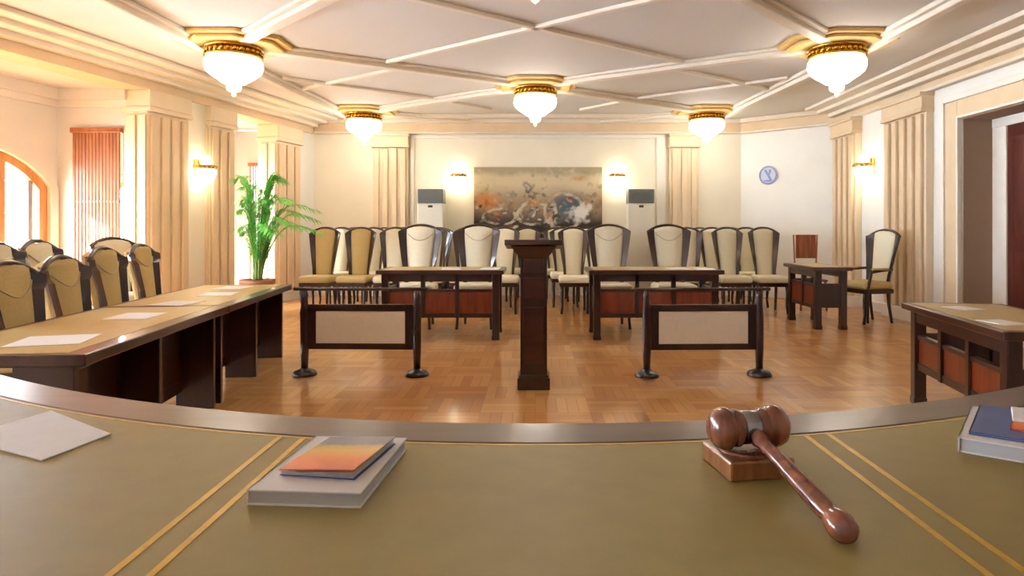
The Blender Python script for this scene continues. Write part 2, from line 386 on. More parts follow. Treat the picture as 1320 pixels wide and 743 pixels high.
# gallery cornice
w = MB()
w.box(Bx(8.2)+.0, A(8.2)-.3, 8.12, 8.22, 2.80, BZ+.01); w.box(Bx(8.2), A(8.2)-.3, 8.16, 8.22, 2.72, 2.80)
def bblock(w, y0, y1, o0, o1, z0, z1):
    w.hexa([wallp(y0, z0, o0), wallp(y1, z0, o0), wallp(y1, z0, o1), wallp(y0, z0, o1)], [wallp(y0, z1, o0), wallp(y1, z1, o0), wallp(y1, z1, o1), wallp(y0, z1, o1)])
bblock(w, YF, 8.2, -.1, 0, 2.80, BZ+.01); bblock(w, YF, 8.2, -.05, 0, 2.72, 2.80)
w.build('trim_8', M['white'], kind='structure')

# frieze bands and cornices along back, corner and right walls
def frieze(n, p0, p1, mat, z0, z1, dep):
    p0 = Vector(p0); p1 = Vector(p1); d_ = (p1-p0).normalized(); nn = Vector((-d_.y, d_.x))   # into the room
    w = MB(); q0 = p0+nn*dep; q1 = p1+nn*dep
    w.prism([tuple(p0), tuple(p1), tuple(q1), tuple(q0)], z0, z1)
    return w
RW = [((5.0, YF), (5.0, 10.9)), ((5.0, 10.9), (3.74, 12.0)), ((3.74, 12.0), (-4.0, 12.0))]
w = MB(); w2 = MB(); w3 = MB()
for p0, p1 in RW:
    w.add(frieze(0, p0, p1, None, 2.97, CEIL, .07))
    w2.add(frieze(0, p0, p1, None, 2.93, 2.97, .1)); w2.add(frieze(0, p0, p1, None, 3.12, CEIL, .13))
    w3.add(frieze(0, p0, p1, None, 0, .14, .025))
w.build('trim_9', M['tan'], kind='structure'); w2.build('trim_10', M['mould'], kind='structure', bevel=.01)
w3.build('baseboard_room', M['white'], kind='structure')
# recessed panel border on the back wall
w = MB(); w.box(-2.27, 2.36, 11.97, 12, 2.85, 2.91); w.box(2.2, 2.36, 11.96, 12, 0, 2.91); w.box(-2.27, -2.2, 11.97, 12, 0, 2.85)
w.build('trim_11', M['white'], kind='structure', bevel=.008)

def pilaster(n, p, width, ang, flutes, ztop=2.93, mat='tan'):
    root = empty('trim_%d' % n, (p[0], p[1], 0), ang); root['kind'] = 'structure'   # local -y faces the room
    h = width/2
    MB().box(-h, h, -.1, 0, 0, ztop).build('shaft', M['tanlight'], root, bevel=.01)
    w = MB()
    for i in range(flutes):
        c = -h+width*(i+.5)/flutes; w.box(c-width/flutes*.3, c+width/flutes*.3, -.15, -.1, .18, 2.66, .014)
    w.build('reeding', M[mat], root)
    w = MB(); w.box(-h-.02, h+.02, -.17, 0, 2.68, 2.73, .008); w.box(-h-.01, h+.01, -.155, 0, 2.73, ztop); w.box(-h-.03, h+.03, -.19, 0, ztop-.05, ztop, .008)
    w.build('capital', M[mat], root)
    MB().box(-h-.015, h+.015, -.16, 0, 0, .17, .008).build('plinth', M['white'], root)
pilaster(12, (-2.62, 12), .64, 0, 4)
pilaster(13, (2.69, 12), .52, 0, 3)
pilaster(14, (5, 10.45), .72, -PI/2, 4)
pilaster(15, (5, 8.75), .95, -PI/2, 5)

# ceiling mouldings: lattice of ribs between the lamps, border beams
L1, L2 = 7.0, 11.0
X1, X2 = 3.2, 2.86
LAMPS = [(-X1, L1), (X1, L1), (0, 9.0), (-X2, L2), (X2, L2), (0, 4.1)]
def bar(w, p, q, wd, z0, z1):
    p = Vector(p); q = Vector(q); d_ = (q-p).normalized(); nn = Vector((-d_.y, d_.x))*wd/2
    w.prism([tuple(p-nn), tuple(q-nn), tuple(q+nn), tuple(p+nn)], z0, z1)
w = MB(); w2 = MB()
diam = [((-X1, L1), (0, 9.0)), ((X1, L1), (0, 9.0)), ((0, 9), (-X2, L2)), ((0, 9), (X2, L2)), ((-X1, L1), (0, 3.8)), ((X1, L1), (0, 3.8)),
        ((0, 3.8), (-3.45, 1.8)), ((0, 3.8), (3.45, 1.8)), ((-3.45, 1.8), (0, -.6)), ((3.45, 1.8), (0, -.6)),
        ((-X2, L2), (-1.2, 11.9)), ((X2, L2), (1.2, 11.9))]
for p, q in diam:
    bar(w, p, q, .24, CEIL-.035, CEIL); bar(w, p, q, .13, CEIL-.08, CEIL-.03)
xs = [((-1.75, 7.8), (1.75, 5.1)), ((1.75, 7.8), (-1.75, 5.1)), ((-1.5, 10.0), (-.75, 10.9)), ((1.5, 10.0), (.75, 10.9)),
      ((-1.5, 10), (-3.3, 8.6)), ((-1.6, 8.05), (-3.3, 9.3)), ((1.5, 10), (3.3, 8.6)), ((1.6, 8.05), (3.3, 9.3)), ((-1.7, 2.9), (1.7, .6)), ((1.7, 2.9), (-1.7, .6)),
      ((-1.75, 5.1), (-3.4, 4.1)), ((-1.7, 2.9), (-3.4, 4.6)), ((1.75, 5.1), (3.4, 4.1)), ((1.7, 2.9), (3.4, 4.6))]
for p, q in xs: bar(w2, p, q, .07, CEIL-.04, CEIL)
w.build('trim_16', M['mould'], kind='structure', bevel=.012); w2.build('trim_17', M['mould'], kind='structure', bevel=.01)
w = MB()
for sgn, pts in ((1, [(3.75, YF), (X1+.35, L1), (X2+.35, 11.4)]), (-1, [(-3.95, YF), (-X1-.35, L1), (-X2-.35, 11.4)])):
    for a, b in zip(pts, pts[1:]): bar(w, a, b, .2, CEIL-.05, CEIL); bar(w, a, b, .1, CEIL-.1, CEIL-.04)
bar(w, (-X2-.4, 11.45), (X2+.4, 11.45), .18, CEIL-.06, CEIL)
# stepped cove beside the arcade and the doorway wall
for o_, z_ in ((.12, .16), (.3, .1), (.5, .05)):
    w.hexa([ap(YF, 0, CEIL-z_), ap(11.9, 0, CEIL-z_), ap(11.9, o_, CEIL-z_), ap(YF, o_, CEIL-z_)], [ap(YF, 0, CEIL), ap(11.9, 0, CEIL), ap(11.9, o_, CEIL), ap(YF, o_, CEIL)])
    w.box(4.93-o_, 4.93, YF, 10.85, CEIL-z_, CEIL)
w.build('trim_18', M['mould'], kind='structure', bevel=.012)
w = MB()
for x, y in LAMPS:
    for r, z0, z1 in ((.54, CEIL-.04, CEIL), (.46, CEIL-.075, CEIL-.04)):
        w.prism([(x+r*1.12*math.cos(PI/8+i*PI/4), y+r*math.sin(PI/8+i*PI/4)) for i in range(8)], z0, z1)
w.build('trim_19', M['gild'], kind='structure', bevel=.014)

# ------------------------------------------------------------------ lamps
def chandelier():
    r = empty('chandelier')
    w = MB(); w.lathe([(.10, 0), (.34, 0), (.345, -.02), (.32, -.035)], 40); w.lathe([(.315, -.03), (.315, -.11), (.25, -.11), (.25, -.03)], 40)
    w.lathe([(.33, -.105), (.345, -.12), (.33, -.135), (.25, -.135)], 40)
    w.build('gallery_ring', M['brass'], r)
    w = MB()
    for i in range(28):
        a = 2*PI*i/28; tmp = bmesh.new(); bmesh.ops.create_icosphere(tmp, subdivisions=1, radius=.03)
        w.merge(tmp, Matrix.Translation((.325*math.cos(a), .325*math.sin(a), -.07)))
    w.build('beads', M['brass'], r, smooth=True)
    w = MB(); w.lathe([(.31, -.135), (.335, -.17), (.34, -.235), (.318, -.295), (.255, -.35), (.185, -.395), (.13, -.435), (.10, -.445), (0, -.445)], 36)
    w.build('crystal_bowl', M['lampglow'], r, smooth=True)
    w = MB(); w.lathe([(.085, -.445), (.09, -.5), (.075, -.53), (.03, -.545), (.022, -.57), (.03, -.585), (0, -.61)], 20)
    w.build('finial', M['crystal'], r, smooth=True)
    return r
NAMES = ['crystal chandelier over the window-side table, largest by the arcade beam', 'crystal chandelier nearest the dark doorway',
         'crystal chandelier hanging mid-ceiling, straight in front of the painting', 'small crystal chandelier by the window-side end of the back wall',
         'small crystal chandelier by the doorway-side end of the back wall', 'crystal chandelier above the lectern, only its tip showing',
         'crystal chandelier above the bench on the window side', 'crystal chandelier above the bench on the doorway side', 'crystal chandelier directly above the judges bench']
ch0 = chandelier()
for i, (x, y) in enumerate(LAMPS):
    o = ch0 if i == 0 else copy_tree(ch0)
    o.location = (x, y, CEIL-.075); o.scale = (.86, .86, .86)
    tag(o, NAMES[i], 'chandelier', 'crystal chandeliers on the coffered ceiling')
def sconce():
    r = empty('wall_sconce')     # local +y is the wall
    w = MB(); w.box(-.05, .05, -.03, 0, -.1, .14, .01); w.box(-.015, .015, -.14, -.02, -.01, .02); w.build('wall_plate', M['brass'], r)
    w = MB(); w.lathe([(.125, .0), (.14, .01), (.14, .05), (.125, .06), (.06, .06), (.06, .0)], 28, 0, -.15)
    for i in range(16):
        a = 2*PI*i/16; tmp = bmesh.new(); bmesh.ops.create_icosphere(tmp, subdivisions=1, radius=.016); w.merge(tmp, Matrix.Translation((.14*math.cos(a), -.15+.14*math.sin(a), .03)))
    w.build('brass_ring', M['brass'], r)
    w = MB(); w.lathe([(.13, 0), (.135, -.04), (.12, -.1), (.085, -.155), (.04, -.19), (0, -.2)], 28, 0, -.15); w.build('glass_bowl', M['sconceglow'], r, smooth=True)
    w = MB(); w.lathe([(.055, .06), (.075, .1), (.07, .15), (.04, .185), (0, .195)], 20, 0, -.15); w.build('glass_globe', M['sconceglow'], r, smooth=True)
    return r
sc0 = sconce()
SC = [(tuple(ap(9.02, -.05, 2.02)), PI/2-math.atan(.2)+0, 'lit brass wall sconce between the two tan pillars by the window gallery'),
      ((-1.38, 12, 2.14), 0, 'lit brass wall sconce on the back wall, at the window-side edge of the painting'),
      ((1.47, 12, 2.14), 0, 'lit brass wall sconce on the back wall, at the doorway-side edge of the painting'),
      ((5, 9.75, 2.12), -PI/2, 'lit brass wall sconce between the pilasters above the lone armchair')]
for i, (p, a, lb) in enumerate(SC):
    o = sc0 if i == 0 else copy_tree(sc0)
    o.location = p; o.rotation_euler = (0, 0, a); tag(o, lb, 'wall lamp', 'lit brass wall sconces')

# ------------------------------------------------------------------ judges bench
DZT = 0.84
def arc_o(x): return 1.225+.235*x*x
def arc_i(x): return 1.108+.235*x*x
bench = empty('judges_bench', (0, .8, 0)); BO = Vector((0, .8, 0))
tag(bench, 'curved judges bench with olive leather top and polished brown rim under the gavel', 'bench')
XS = [-2.1+4.2*i/60 for i in range(61)]
def strip_mesh(f0, f1, z0, z1, xs=XS):
    w = MB()
    for a, b in zip(xs, xs[1:]):
        w.hexa([Vector((a, f0(a), z0))-BO, Vector((b, f0(b), z0))-BO, Vector((b, f1(b), z0))-BO, Vector((a, f1(a), z0))-BO],
               [Vector((a, f0(a), z1))-BO, Vector((b, f0(b), z1))-BO, Vector((b, f1(b), z1))-BO, Vector((a, f1(a), z1))-BO])
    bmesh.ops.remove_doubles(w.bm, verts=list(w.bm.verts), dist=1e-5)
    seen = {}
    for f in list(w.bm.faces):
        k = tuple(sorted(v.index for v in f.verts))
    return w
def shell(f0, f1, z0, z1, xs=XS):
    w = MB(); n = len(xs); R = {}
    for k, (f, z) in enumerate(((f0, z0), (f1, z0), (f1, z1), (f0, z1))):
        R[k] = [w.bm.verts.new(Vector((x, f(x), z))-BO) for x in xs]
    for k in range(4):
        A_, B_ = R[k], R[(k+1) % 4]
        for i in range(n-1): w.bm.faces.new((A_[i], A_[i+1], B_[i+1], B_[i]))
    w.bm.faces.new([R[k][0] for k in range(4)]); w.bm.faces.new([R[k][-1] for k in range(4)])
    return w
o = shell(arc_i, arc_o, DZT-.05, DZT+.0005).build('top_rim', M['rim'], bench, bevel=.005)
def near(x): return .30+.05*x*x
shell(near, arc_i, DZT-.05, DZT).build('leather_top', M['leather'], bench)
for xc in (-.443, -.40, .472, .515):
    w = MB(); hw = .0045
    w.hexa([Vector((xc-hw, near(xc), DZT-.001))-BO, Vector((xc+hw, near(xc), DZT-.001))-BO, Vector((xc+hw, arc_i(xc)-.012, DZT-.001))-BO, Vector((xc-hw, arc_i(xc)-.012, DZT-.001))-BO],
           [Vector((xc-hw, near(xc), DZT+.0006))-BO, Vector((xc+hw, near(xc), DZT+.0006))-BO, Vector((xc+hw, arc_i(xc)-.012, DZT+.0006))-BO, Vector((xc-hw, arc_i(xc)-.012, DZT+.0006))-BO])
    w.build('gold_tooling', M['goldline'], bench)
w = shell(lambda x: arc_i(x)-.011, lambda x: arc_i(x)-.006, DZT-.001, DZT+.0006); w.build('edge_tooling', M['goldline'], bench)
shell(lambda x: arc_o(x)-.09, lambda x: arc_o(x)-.05, 0.0, DZT-.05).build('front_panel', M['dark'], bench)
for xs_ in ((-2.05, -1.99), (1.99, 2.05)):
    shell(near, lambda x: arc_o(x)-.1, 0, DZT-.05, list(xs_)).build('end_panel', M['dark'], bench)

# gavel and sound block
gd = Vector((.036, -.205, 0)); 
blk = empty('sound_block', (.318, .992, DZT), math.radians(9))
w = MB(); w.box(-.05, .05, -.05, .05, 0, .03, .004); w.build('block', M['blockw'], blk)
w = MB(); w.lathe([(.044, .0), (.044, .002), (.035, .0035), (0, .0035)], 28); 
for v_ in w.bm.verts: v_.co.z += .03
w.build('strike_plate', M['gavel'], blk)
tag(blk, 'square wooden sound block under the gavel head', 'sound block')
gv = empty('gavel', (.318, .985, DZT+.0338+.031))
ax = Vector((.985, .17, 0)).normalized()
hd = Vector((.036, -.212, -.048)); 
rot = Vector((0, 0, 1)).rotation_difference(ax).to_matrix().to_4x4()
w = MB()
prof = [(0, -.06), (.018, -.059), (.027, -.052), (.031, -.042), (.031, -.034), (.026, -.028), (.0245, -.026), (.0275, -.023), (.0275, -.018), (.0235, -.014), (.0225, -.012)]
prof = prof+[(r, -z) for r, z in reversed(prof)]
w.lathe(prof, 28, M=rot); w.build('head', M['gavel'], gv)
w = MB(); w.lathe([(.0232, -.0125), (.0245, -.011), (.0245, .011), (.0232, .0125)], 28, M=rot); w.build('metal_band', M['silver'], gv)
L = hd.length; rot2 = Vector((0, 0, 1)).rotation_difference(hd.normalized()).to_matrix().to_4x4()
w = MB(); w.lathe([(.009, .015), (.012, .03), (.0135, .034), (.0115, .04), (.0095, .05), (.0105, .09), (.0125, .15), (.0135, .185), (.0125, L-.018), (.0115, L-.012), (.0155, L-.004), (.0175, L+.008), (.015, L+.02), (.008, L+.027), (0, L+.028)], 20, M=rot2)
w.build('handle', M['gavel'], gv)
tag(gv, 'turned brown wooden gavel with silver band lying on the sound block', 'gavel')

# books and papers on the bench
def book(name, p, rz, wd, ln, th, cover, label, cat='book', edge='pages'):
    r = empty(name, p, rz)
    MB().box(-wd/2+.003, wd/2-.003, -ln/2+.003, ln/2-.003, .0015, th-.0015).build('page_block', M[edge], r)
    w = MB(); w.box(-wd/2, wd/2, -ln/2, ln/2, th-.002, th); w.box(-wd/2, -wd/2+.002, -ln/2, ln/2, 0, th); w.box(-wd/2, wd/2, -ln/2, ln/2, 0, .002)
    w.build('cover', M[cover], r)
    return tag(r, label, cat)
book('white_book', (-.293, .968, DZT), math.radians(-4), .152, .225, .02, 'paper', 'thick white book lying under the orange booklet')
bk = empty('orange_booklet', (-.287, .976, DZT+.02), math.radians(-9))
w = MB(); n = 8
for i in range(n):
    a = -.055+.11*i/n; b = -.055+.11*(i+1)/n
    za = .008+.006*(i/n); zb = .008+.006*((i+1)/n)
    w.hexa([(a, -.077, za), (b, -.077, zb), (b, .077, zb-.003), (a, .077, za-.003)], [(a, -.077, za+.0015), (b, -.077, zb+.0015), (b, .077, zb-.0015), (a, .077, za-.0015)])
w.build('front_cover', M['orange'], bk)
MB().box(-.055, .055, -.075, .076, .0, .0015).build('back_cover', M['bluecover'], bk)
w = MB()
for k in range(4): w.hexa([(-.054, -.074, .0018+k*.0012), (.052, -.074, .002+k*.0022), (.052, .074, .0018+k*.0016), (-.054, .074, .0018+k*.001)], [(-.054, -.074, .0022+k*.0012), (.052, -.074, .0026+k*.0022), (.052, .074, .0022+k*.0016), (-.054, .074, .0022+k*.001)])
w.build('pages', M['paper'], bk)
tag(bk, 'small orange and yellow booklet lying slightly open on the white book', 'booklet')
book('white_book', (.825, 1.11, DZT), math.radians(-38), .17, .24, .024, 'paper', 'white and blue book stack cut off at the bench end beyond the gavel')
bb = book('blue_booklet', (.835, 1.118, DZT+.024), math.radians(-38), .15, .21, .005, 'bluecover', 'blue booklet on the white book at the far bench end', 'booklet')
bb2 = book('orange_leaflet', (.868, 1.115, DZT+.029), math.radians(-38), .1, .14, .003, 'orange', 'orange leaflet lying on the blue booklet', 'leaflet')
w = MB(); w.box(-.06, .06, -.045, .045, 0, .006, .002); o = w.build('folded_sheet', M['paper']); o.location = (.89, 1.13, DZT+.032); o.rotation_euler = (0, 0, -.6)
tag(o, 'folded white sheet on top of the orange leaflet at the bench end', 'paper')
o = MB().prism([(-2.124*.36, .00334*.36*850), (-2.064*.36, .003774*.36*850), (-2.65*.36, .00425*.36*850), (-2.75*.36, .0037*.36*850)], DZT, DZT+.002)
ctr = Vector((-.86, 1.15, 0))
for v_ in o.bm.verts: v_.co -= ctr+Vector((0, 0, DZT))
o = o.build('paper_sheet', M['paper']); o.location = ctr+Vector((0, 0, DZT+.0005)); tag(o, 'loose white paper sheet lying alone on the bench leather', 'paper')
o = MB().box(-.05, .05, -.07, .07, 0, .012, .003).build('note_pad', M['paper']); o.location = (-1.16, 1.33, DZT+.0005); o.rotation_euler = (0, 0, .5); tag(o, 'white note pad at the window-side edge of the bench', 'note pad')

# ------------------------------------------------------------------ chairs
def chair(H=1.24, fabric='cloth', seam=False, arms=False, name='upholstered_chair', ws=1.0, cs=1.12):
    r = empty(name)            # faces local -y
    sw = .225 if ws < .9 else .25
    w = MB(); w.box(-sw, sw, -.25, .19, .435, .535, .04, 4); w.build('seat', M[fabric], r, smooth=True)
    w = MB(); w.box(-sw+.01, sw-.01, -.235, .2, .385, .445, .012); w.build('seat_frame', M['dark'], r)
    for sx in (-1, 1):
        MB().tube([(sx*(sw-.045), -.2, .40), (sx*(sw-.04), -.215, .30), (sx*(sw-.05), -.205, .12), (sx*(sw-.04), -.225, 0)], [.027, .025, .017, .019], 8).build('leg', M['dark'], r)
        MB().tube([(sx*.16, .18, .42), (sx*.16, .19, .25), (sx*.165, .235, 0)], [.025, .02, .018], 8).build('leg', M['dark'], r)
    zt = H-.095
    tilt = lambda z: .2+.11*max(0, z-.45)/.75
    K = ws
    for sx in (-1, 1):          # flared side wings
        w = MB(); zz = [.40, .62, .85, zt-.05, zt]
        xo = [.165*K, .185*K, .228*K, .272*K, .278*K]; xi = [.112*K*cs, .118*K*cs, .136*K*cs, .158*K*cs, .16*K*cs]
        for i in range(4):
            a, b = zz[i], zz[i+1]; zi = b+(.03 if i == 3 else 0)
            w.hexa([(sx*xi[i], tilt(a)-.02, a), (sx*xo[i], tilt(a)-.075, a), (sx*xo[i], tilt(a)-.03, a), (sx*xi[i], tilt(a)+.035, a)],
                   [(sx*xi[i+1], tilt(b)-.02, zi), (sx*xo[i+1], tilt(b)-.075, b), (sx*xo[i+1], tilt(b)-.03, b), (sx*xi[i+1], tilt(b)+.035, zi)])
        w.build('back_wing', M['dark'], r)
    w = MB(); pts = []
    for i in range(15):
        k = -1+2*i/14; pts.append((k*.27*K, tilt(H)-.01-.04*k*k, zt-.008+.088*(1-abs(k)**2.2)))
    w.tube(pts, .017, 8, (1.1, 1)); w.build('top_rail', M['dark'], r)
    # upholstered back
    w = MB(); NN = 12
    def prof(z):
        k = (z-.5)/(zt+.05-.5); return (.122+.05*k)*K*cs
    zs = [.5+(zt+.068-.5)*i/NN for i in range(NN+1)]
    R = []
    for z in zs:
        hw = prof(z)
        ar = .045*((z-.5)/(zt-.43))**6
        R.append([w.bm.verts.new((hw*kx, tilt(z)-.02-.04*(1-abs(kx)**3), z-ar*kx*kx)) for kx in (-1, -.8, -.4, 0, .4, .8, 1)]+[w.bm.verts.new((hw*kx, tilt(z)+.035, z-ar*kx*kx)) for kx in (1, .5, 0, -.5, -1)])
    m = len(R[0])
    for a, b in zip(R, R[1:]):
        for i in range(m): w.bm.faces.new((a[i], a[(i+1) % m], b[(i+1) % m], b[i])).smooth = True
    w.bm.faces.new(R[0][::-1]); w.bm.faces.new(R[-1])
    bp = w.build('backrest', M[fabric], r)
    if seam:
        w = MB(); pts = []
        for i in range(13):
            k = -1+2*i/12; z = zt-.03-.085*(1-k*k)
            pts.append((k*prof(z)*.86, tilt(z)-.02-.04*(1-abs(k*.86)**3)-.002, z))
        w.tube(pts, .005, 6); w.build('seam', M['seam'], bp)
    if arms:
        for sx in (-1, 1):
            w = MB(); w.tube([(sx*.235, -.19, .02), (sx*.25, -.21, .3), (sx*.245, -.2, .45), (sx*.26, -.16, .66)], [.017, .02, .02, .018], 8)
            w.tube([(sx*.26, -.17, .66), (sx*.255, 0, .68), (sx*.215, .19, .69)], .019, 8)
            ar = w.build('armrest', M['dark'], r)
            MB().box(sx*.255-.028, sx*.255+.028, -.14, .1, .685, .71, .01).build('arm_pad', M[fabric], ar, smooth=True)
    return r
G_AUD = 'cream audience chairs in rows below the painting'
proto = chair(1.24, 'cloth', ws=.82); proto_t = chair(1.27, 'cloth', True); proto_o = chair(1.24, 'olive', ws=.82)
proto_l = chair(1.03, 'olive', True, ws=.9, cs=1.3); proto_g = chair(1.12, 'cloth', True, ws=.9, cs=1.3)
used = {}
def put(pr, x, y, rz, label, group):
    o = pr if pr.name not in used else copy_tree(pr)
    used[pr.name] = 1
    o.location = (x, y, 0); o.rotation_euler = (0, 0, rz); tag(o, label, 'chair', group); return o
rows = [('front', 9.55), ('middle', 10.35), ('rear', 11.15)]
left_cols = [-3.13, -2.60, -2.08, -1.54, -1.0, -.46]; right_cols = [.56, 1.10, 2.27, 2.85, 3.39]
ordn = ['outermost, by the back corner', 'second from the outer end', 'third from the outer end', 'third from the aisle', 'second from the aisle', 'beside the aisle behind the lectern']
ordr = ['beside the aisle', 'second from the aisle', 'third from the outer end', 'second from the outer end', 'outermost, toward the round wall emblem']
for ri, (rn, y) in enumerate(rows):
    for ci, x in enumerate(left_cols):
        xx = x-.1*ri*(0, .08, .3, .55, .8, 1)[ci]
        pr = proto_o if (ri == 0 and ci < 2) else proto
        put(pr, xx, y, random.uniform(-.02, .02), '%s high-backed chair in the %s window-side audience row, %s' % ('tan' if pr is proto_o else 'cream', rn, ordn[ci]), G_AUD)
    for ci, x in enumerate(right_cols):
        xx = x-(.1*ri if ci < 2 else 0)-(.02 if ci == 2 else 0)
        put(proto, xx, y, random.uniform(-.02, .02), 'cream high-backed chair in the %s doorway-side audience row, %s' % (rn, ordr[ci]), G_AUD)
put(proto, -.14, 11.35, 0, 'cream high-backed chair at the back, seen just above the lectern top', G_AUD)
for x, lb in ((-1.47, 'cream seamed chair behind the window-side centre table, at its palm end'), (-.73, 'cream seamed chair behind the window-side centre table, at its lectern end'),
              (.93, 'cream seamed chair behind the doorway-side centre table, at its lectern end'), (1.7, 'cream seamed chair behind the doorway-side centre table, at its far end from the lectern')):
    put(proto_t, x, 8.13, random.uniform(-.03, .03), lb, 'seamed chairs behind the two centre tables')
LW = [(-2.93, 3.68, 'ochre seamed chair at the long window-side table, closest to the bench'), (-3.16, 4.42, 'ochre seamed chair at the long window-side table, second from the bench'),
      (-3.36, 5.16, 'ochre seamed chair at the long window-side table, third from the bench'), (-3.66, 6.15, 'ochre seamed chair at the long window-side table, closest to the palm')]
for i, (x, y, lb) in enumerate(LW):
    o = put(proto_l, x+.24, y+.03, math.radians(97), lb, 'ochre chairs behind the long window-side table')
    if i > 1: o.scale = (1, 1, 1.04)
for x, y, lb in ((-3.85, 4.72, 'cream gallery chair in the sun behind the ochre chairs, closest to the bench'), (-4.12, 5.5, 'cream gallery chair in front of the arched window, middle of its row'),
                 (-4.5, 6.85, 'cream gallery chair in front of the wide slat blind')):
    put(proto_g, x+.24, y+.03, math.radians(97 if y < 6 else 60), lb, 'cream chairs in the window gallery')
ac = chair(1.21, 'olive', False, True, 'armchair')
# pale back cushion, ochre seat
for c_ in ac.children:
    if c_.name.startswith('backrest'): c_.data.materials[0] = M['cloth']
ac.location = (4.3, 8.55, 0); ac.rotation_euler = (0, 0, -PI/2+.25)
tag(ac, 'lone high-backed armchair with ochre seat beside the small dark table', 'armchair')
# plain wooden chair by the corner wall
wc = empty('wooden_chair', (4.12, 9.9, 0), -.1)
MB().box(-.2, .2, -.2, .2, .43, .46, .008).build('seat', M['plank'], wc)
w = MB()
for i in range(5): w.box(-.15+.06*i+.002, -.15+.06*(i+1)-.002, .185, .207, .76, 1.12, .004)
w.build('backrest', M['plank'], wc)
w = MB()
for sx in (-1, 1): w.tube([(sx*.165, .2, .44), (sx*.16, .212, .7), (sx*.175, .215, 1.12)], .013, 6)
w.build('back_frame', M['plank'], wc)
for sx, sy in ((-1, -1), (1, -1), (-1, 1), (1, 1)): MB().tube([(sx*.17, sy*.17, .44), (sx*.185, sy*.19, 0)], [.018, .014], 8).build('leg', M['plank'], wc)
tag(wc, 'plain brown wooden chair with plank back against the pale corner wall', 'chair')

# ------------------------------------------------------------------ tables
def desk(name, Lx, D, H, p, rz, label, group, mid=(.33, .66), gap=(.50, .60), low=.26, leg=.075):
    """front (panelled) side faces local -y"""
    r = empty(name, p, rz); h = Lx/2
    w = MB(); w.box(-h, h, -D/2, D/2, H-.045, H, .006); top = w.build('tabletop', M['darkh'], r)
    MB().box(-h+.06, h-.06, -D/2+.05, D/2-.05, H-.002, H+.0015).build('leather_inlay', M['ltop'], top)
    w = MB(); w.box(-h+.05, h-.05, -D/2+.05, -D/2+.085, H-.125, H-.045); w.box(-h+.05, h-.05, D/2-.085, D/2-.05, H-.125, H-.045); w.build('apron', M['dark'], r)
    for sx in (-1, 1):
        for sy in (-1, 1):
            cx, cy = sx*(h-.09), sy*(D/2-.08)
            w = MB(); w.box(cx-leg/2, cx+leg/2, cy-leg/2, cy+leg/2, 0, H-.045, .005); w.box(cx-leg/2-.004, cx+leg/2+.004, cy-leg/2-.004, cy+leg/2+.004, 0, .05, .004)
            w.build('leg', M['dark'], r)
        w = MB(); w.box(sx*(h-.09)-.015, sx*(h-.09)+.015, -D/2+.1, D/2-.1, low, H-.2); w.build('side_panel', M['dark'], r)
    x0 = -h+.09+leg/2; x1 = h-.09-leg/2
    MB().box(x0, x1, -D/2+.07, -D/2+.09, low+.02, H-.23).build('modesty_panel', M['mahog'], r)
    w = MB(); w.box(x0, x1, -D/2+.06, -D/2+.1, low-.02, low+.03, .004); w.box(x0, x1, -D/2+.06, -D/2+.1, H-.24, H-.21, .004); w.build('rail', M['dark'], r)
    for k in mid:
        cx = x0+(x1-x0)*k
        MB().box(cx-.022, cx+.022, -D/2+.05, -D/2+.105, low-.02, H-.045, .004).build('post', M['dark'], r)
    return tag(r, label, 'table', group)
GT = 'dark wooden tables with tan leather tops'
desk('counsel_table', 1.38, .7, .76, (-1.03, 7.45, 0), 0, 'dark wooden table with tan leather top on the window side of the lectern', GT)
desk('counsel_table', 1.46, .7, .76, (1.31, 7.45, 0), 0, 'dark wooden table with tan leather top on the doorway side of the lectern', GT)
ang = math.atan2(2.33-2.57, -(3.3-4.6))   # front edge direction
# doorway-side table, its panelled side turned to the room
p0 = Vector((2.57, 4.62)); p1 = Vector((2.33, 3.3)); dv = (p1-p0).normalized(); nv = Vector((-dv.y, dv.x))
c = (p0+p1)/2+nv*.32
desk('clerk_table', (p1-p0).length+.04, .64, .69, (c.x, c.y, 0), math.atan2(dv.y, dv.x), 'dark wooden table with open slots and leather top near the doorway end of the bench', GT)
desk('side_table', 1.02, .46, .75, (3.55, 8.34, 0), -PI/2-.02, 'small dark table standing beside the lone armchair', GT, mid=(.5,))

# long window-side table: two tables end to end
fa = Vector((-1.87, 2.74)); dl = Vector((-.125, .992)).normalized(); nl = Vector((-dl.y, dl.x))   # to the windows
def long_desk(s0, s1, label):
    Lx = s1-s0; D = .82; H = .68
    c = fa+dl*((s0+s1)/2)+nl*D/2
    r = empty('long_table', (c.x, c.y, 0), math.atan2(-dl.y, -dl.x)); h = Lx/2     # local -y ... panelled side below
    w = MB(); w.box(-h+.001, h-.001, -D/2, D/2, H-.05, H, .006); top = w.build('tabletop', M['darkh'], r)
    MB().box(-h+.05, h-.05, -D/2+.05, D/2-.09, H-.002, H+.0015).build('leather_inlay', M['ltop'], top)
    sgn = 1
    for k in (0, 1, 2):
        cx = -h+.07+(Lx-.14)*k/2
        w = MB(); w.box(cx-.02, cx+.02, .1, D/2-.07, 0, H-.05, .004); w.build('end_panel', M['dark'], r)
    w = MB(); w.box(-h+.09, h-.09, D/2-.3, D/2-.27, .12, H-.05); w.build('modesty_panel', M['dark'], r)
    w = MB()
    for k in (0, 1):
        a = -h+.09+(Lx-.18)*k/2; b = a+(Lx-.18)/2
        w.box(a+.1, b-.1, D/2-.27, D/2-.255, .2, H-.14, .01)
    w.build('raised_panel', M['dark'], r)
    return tag(r, label, 'table', 'long tables along the window gallery')
long_desk(0, 1.78, 'long dark table with tan leather top along the windows, the section by the bench')
long_desk(1.78, 3.56, 'long dark table with tan leather top along the windows, the section toward the palm')
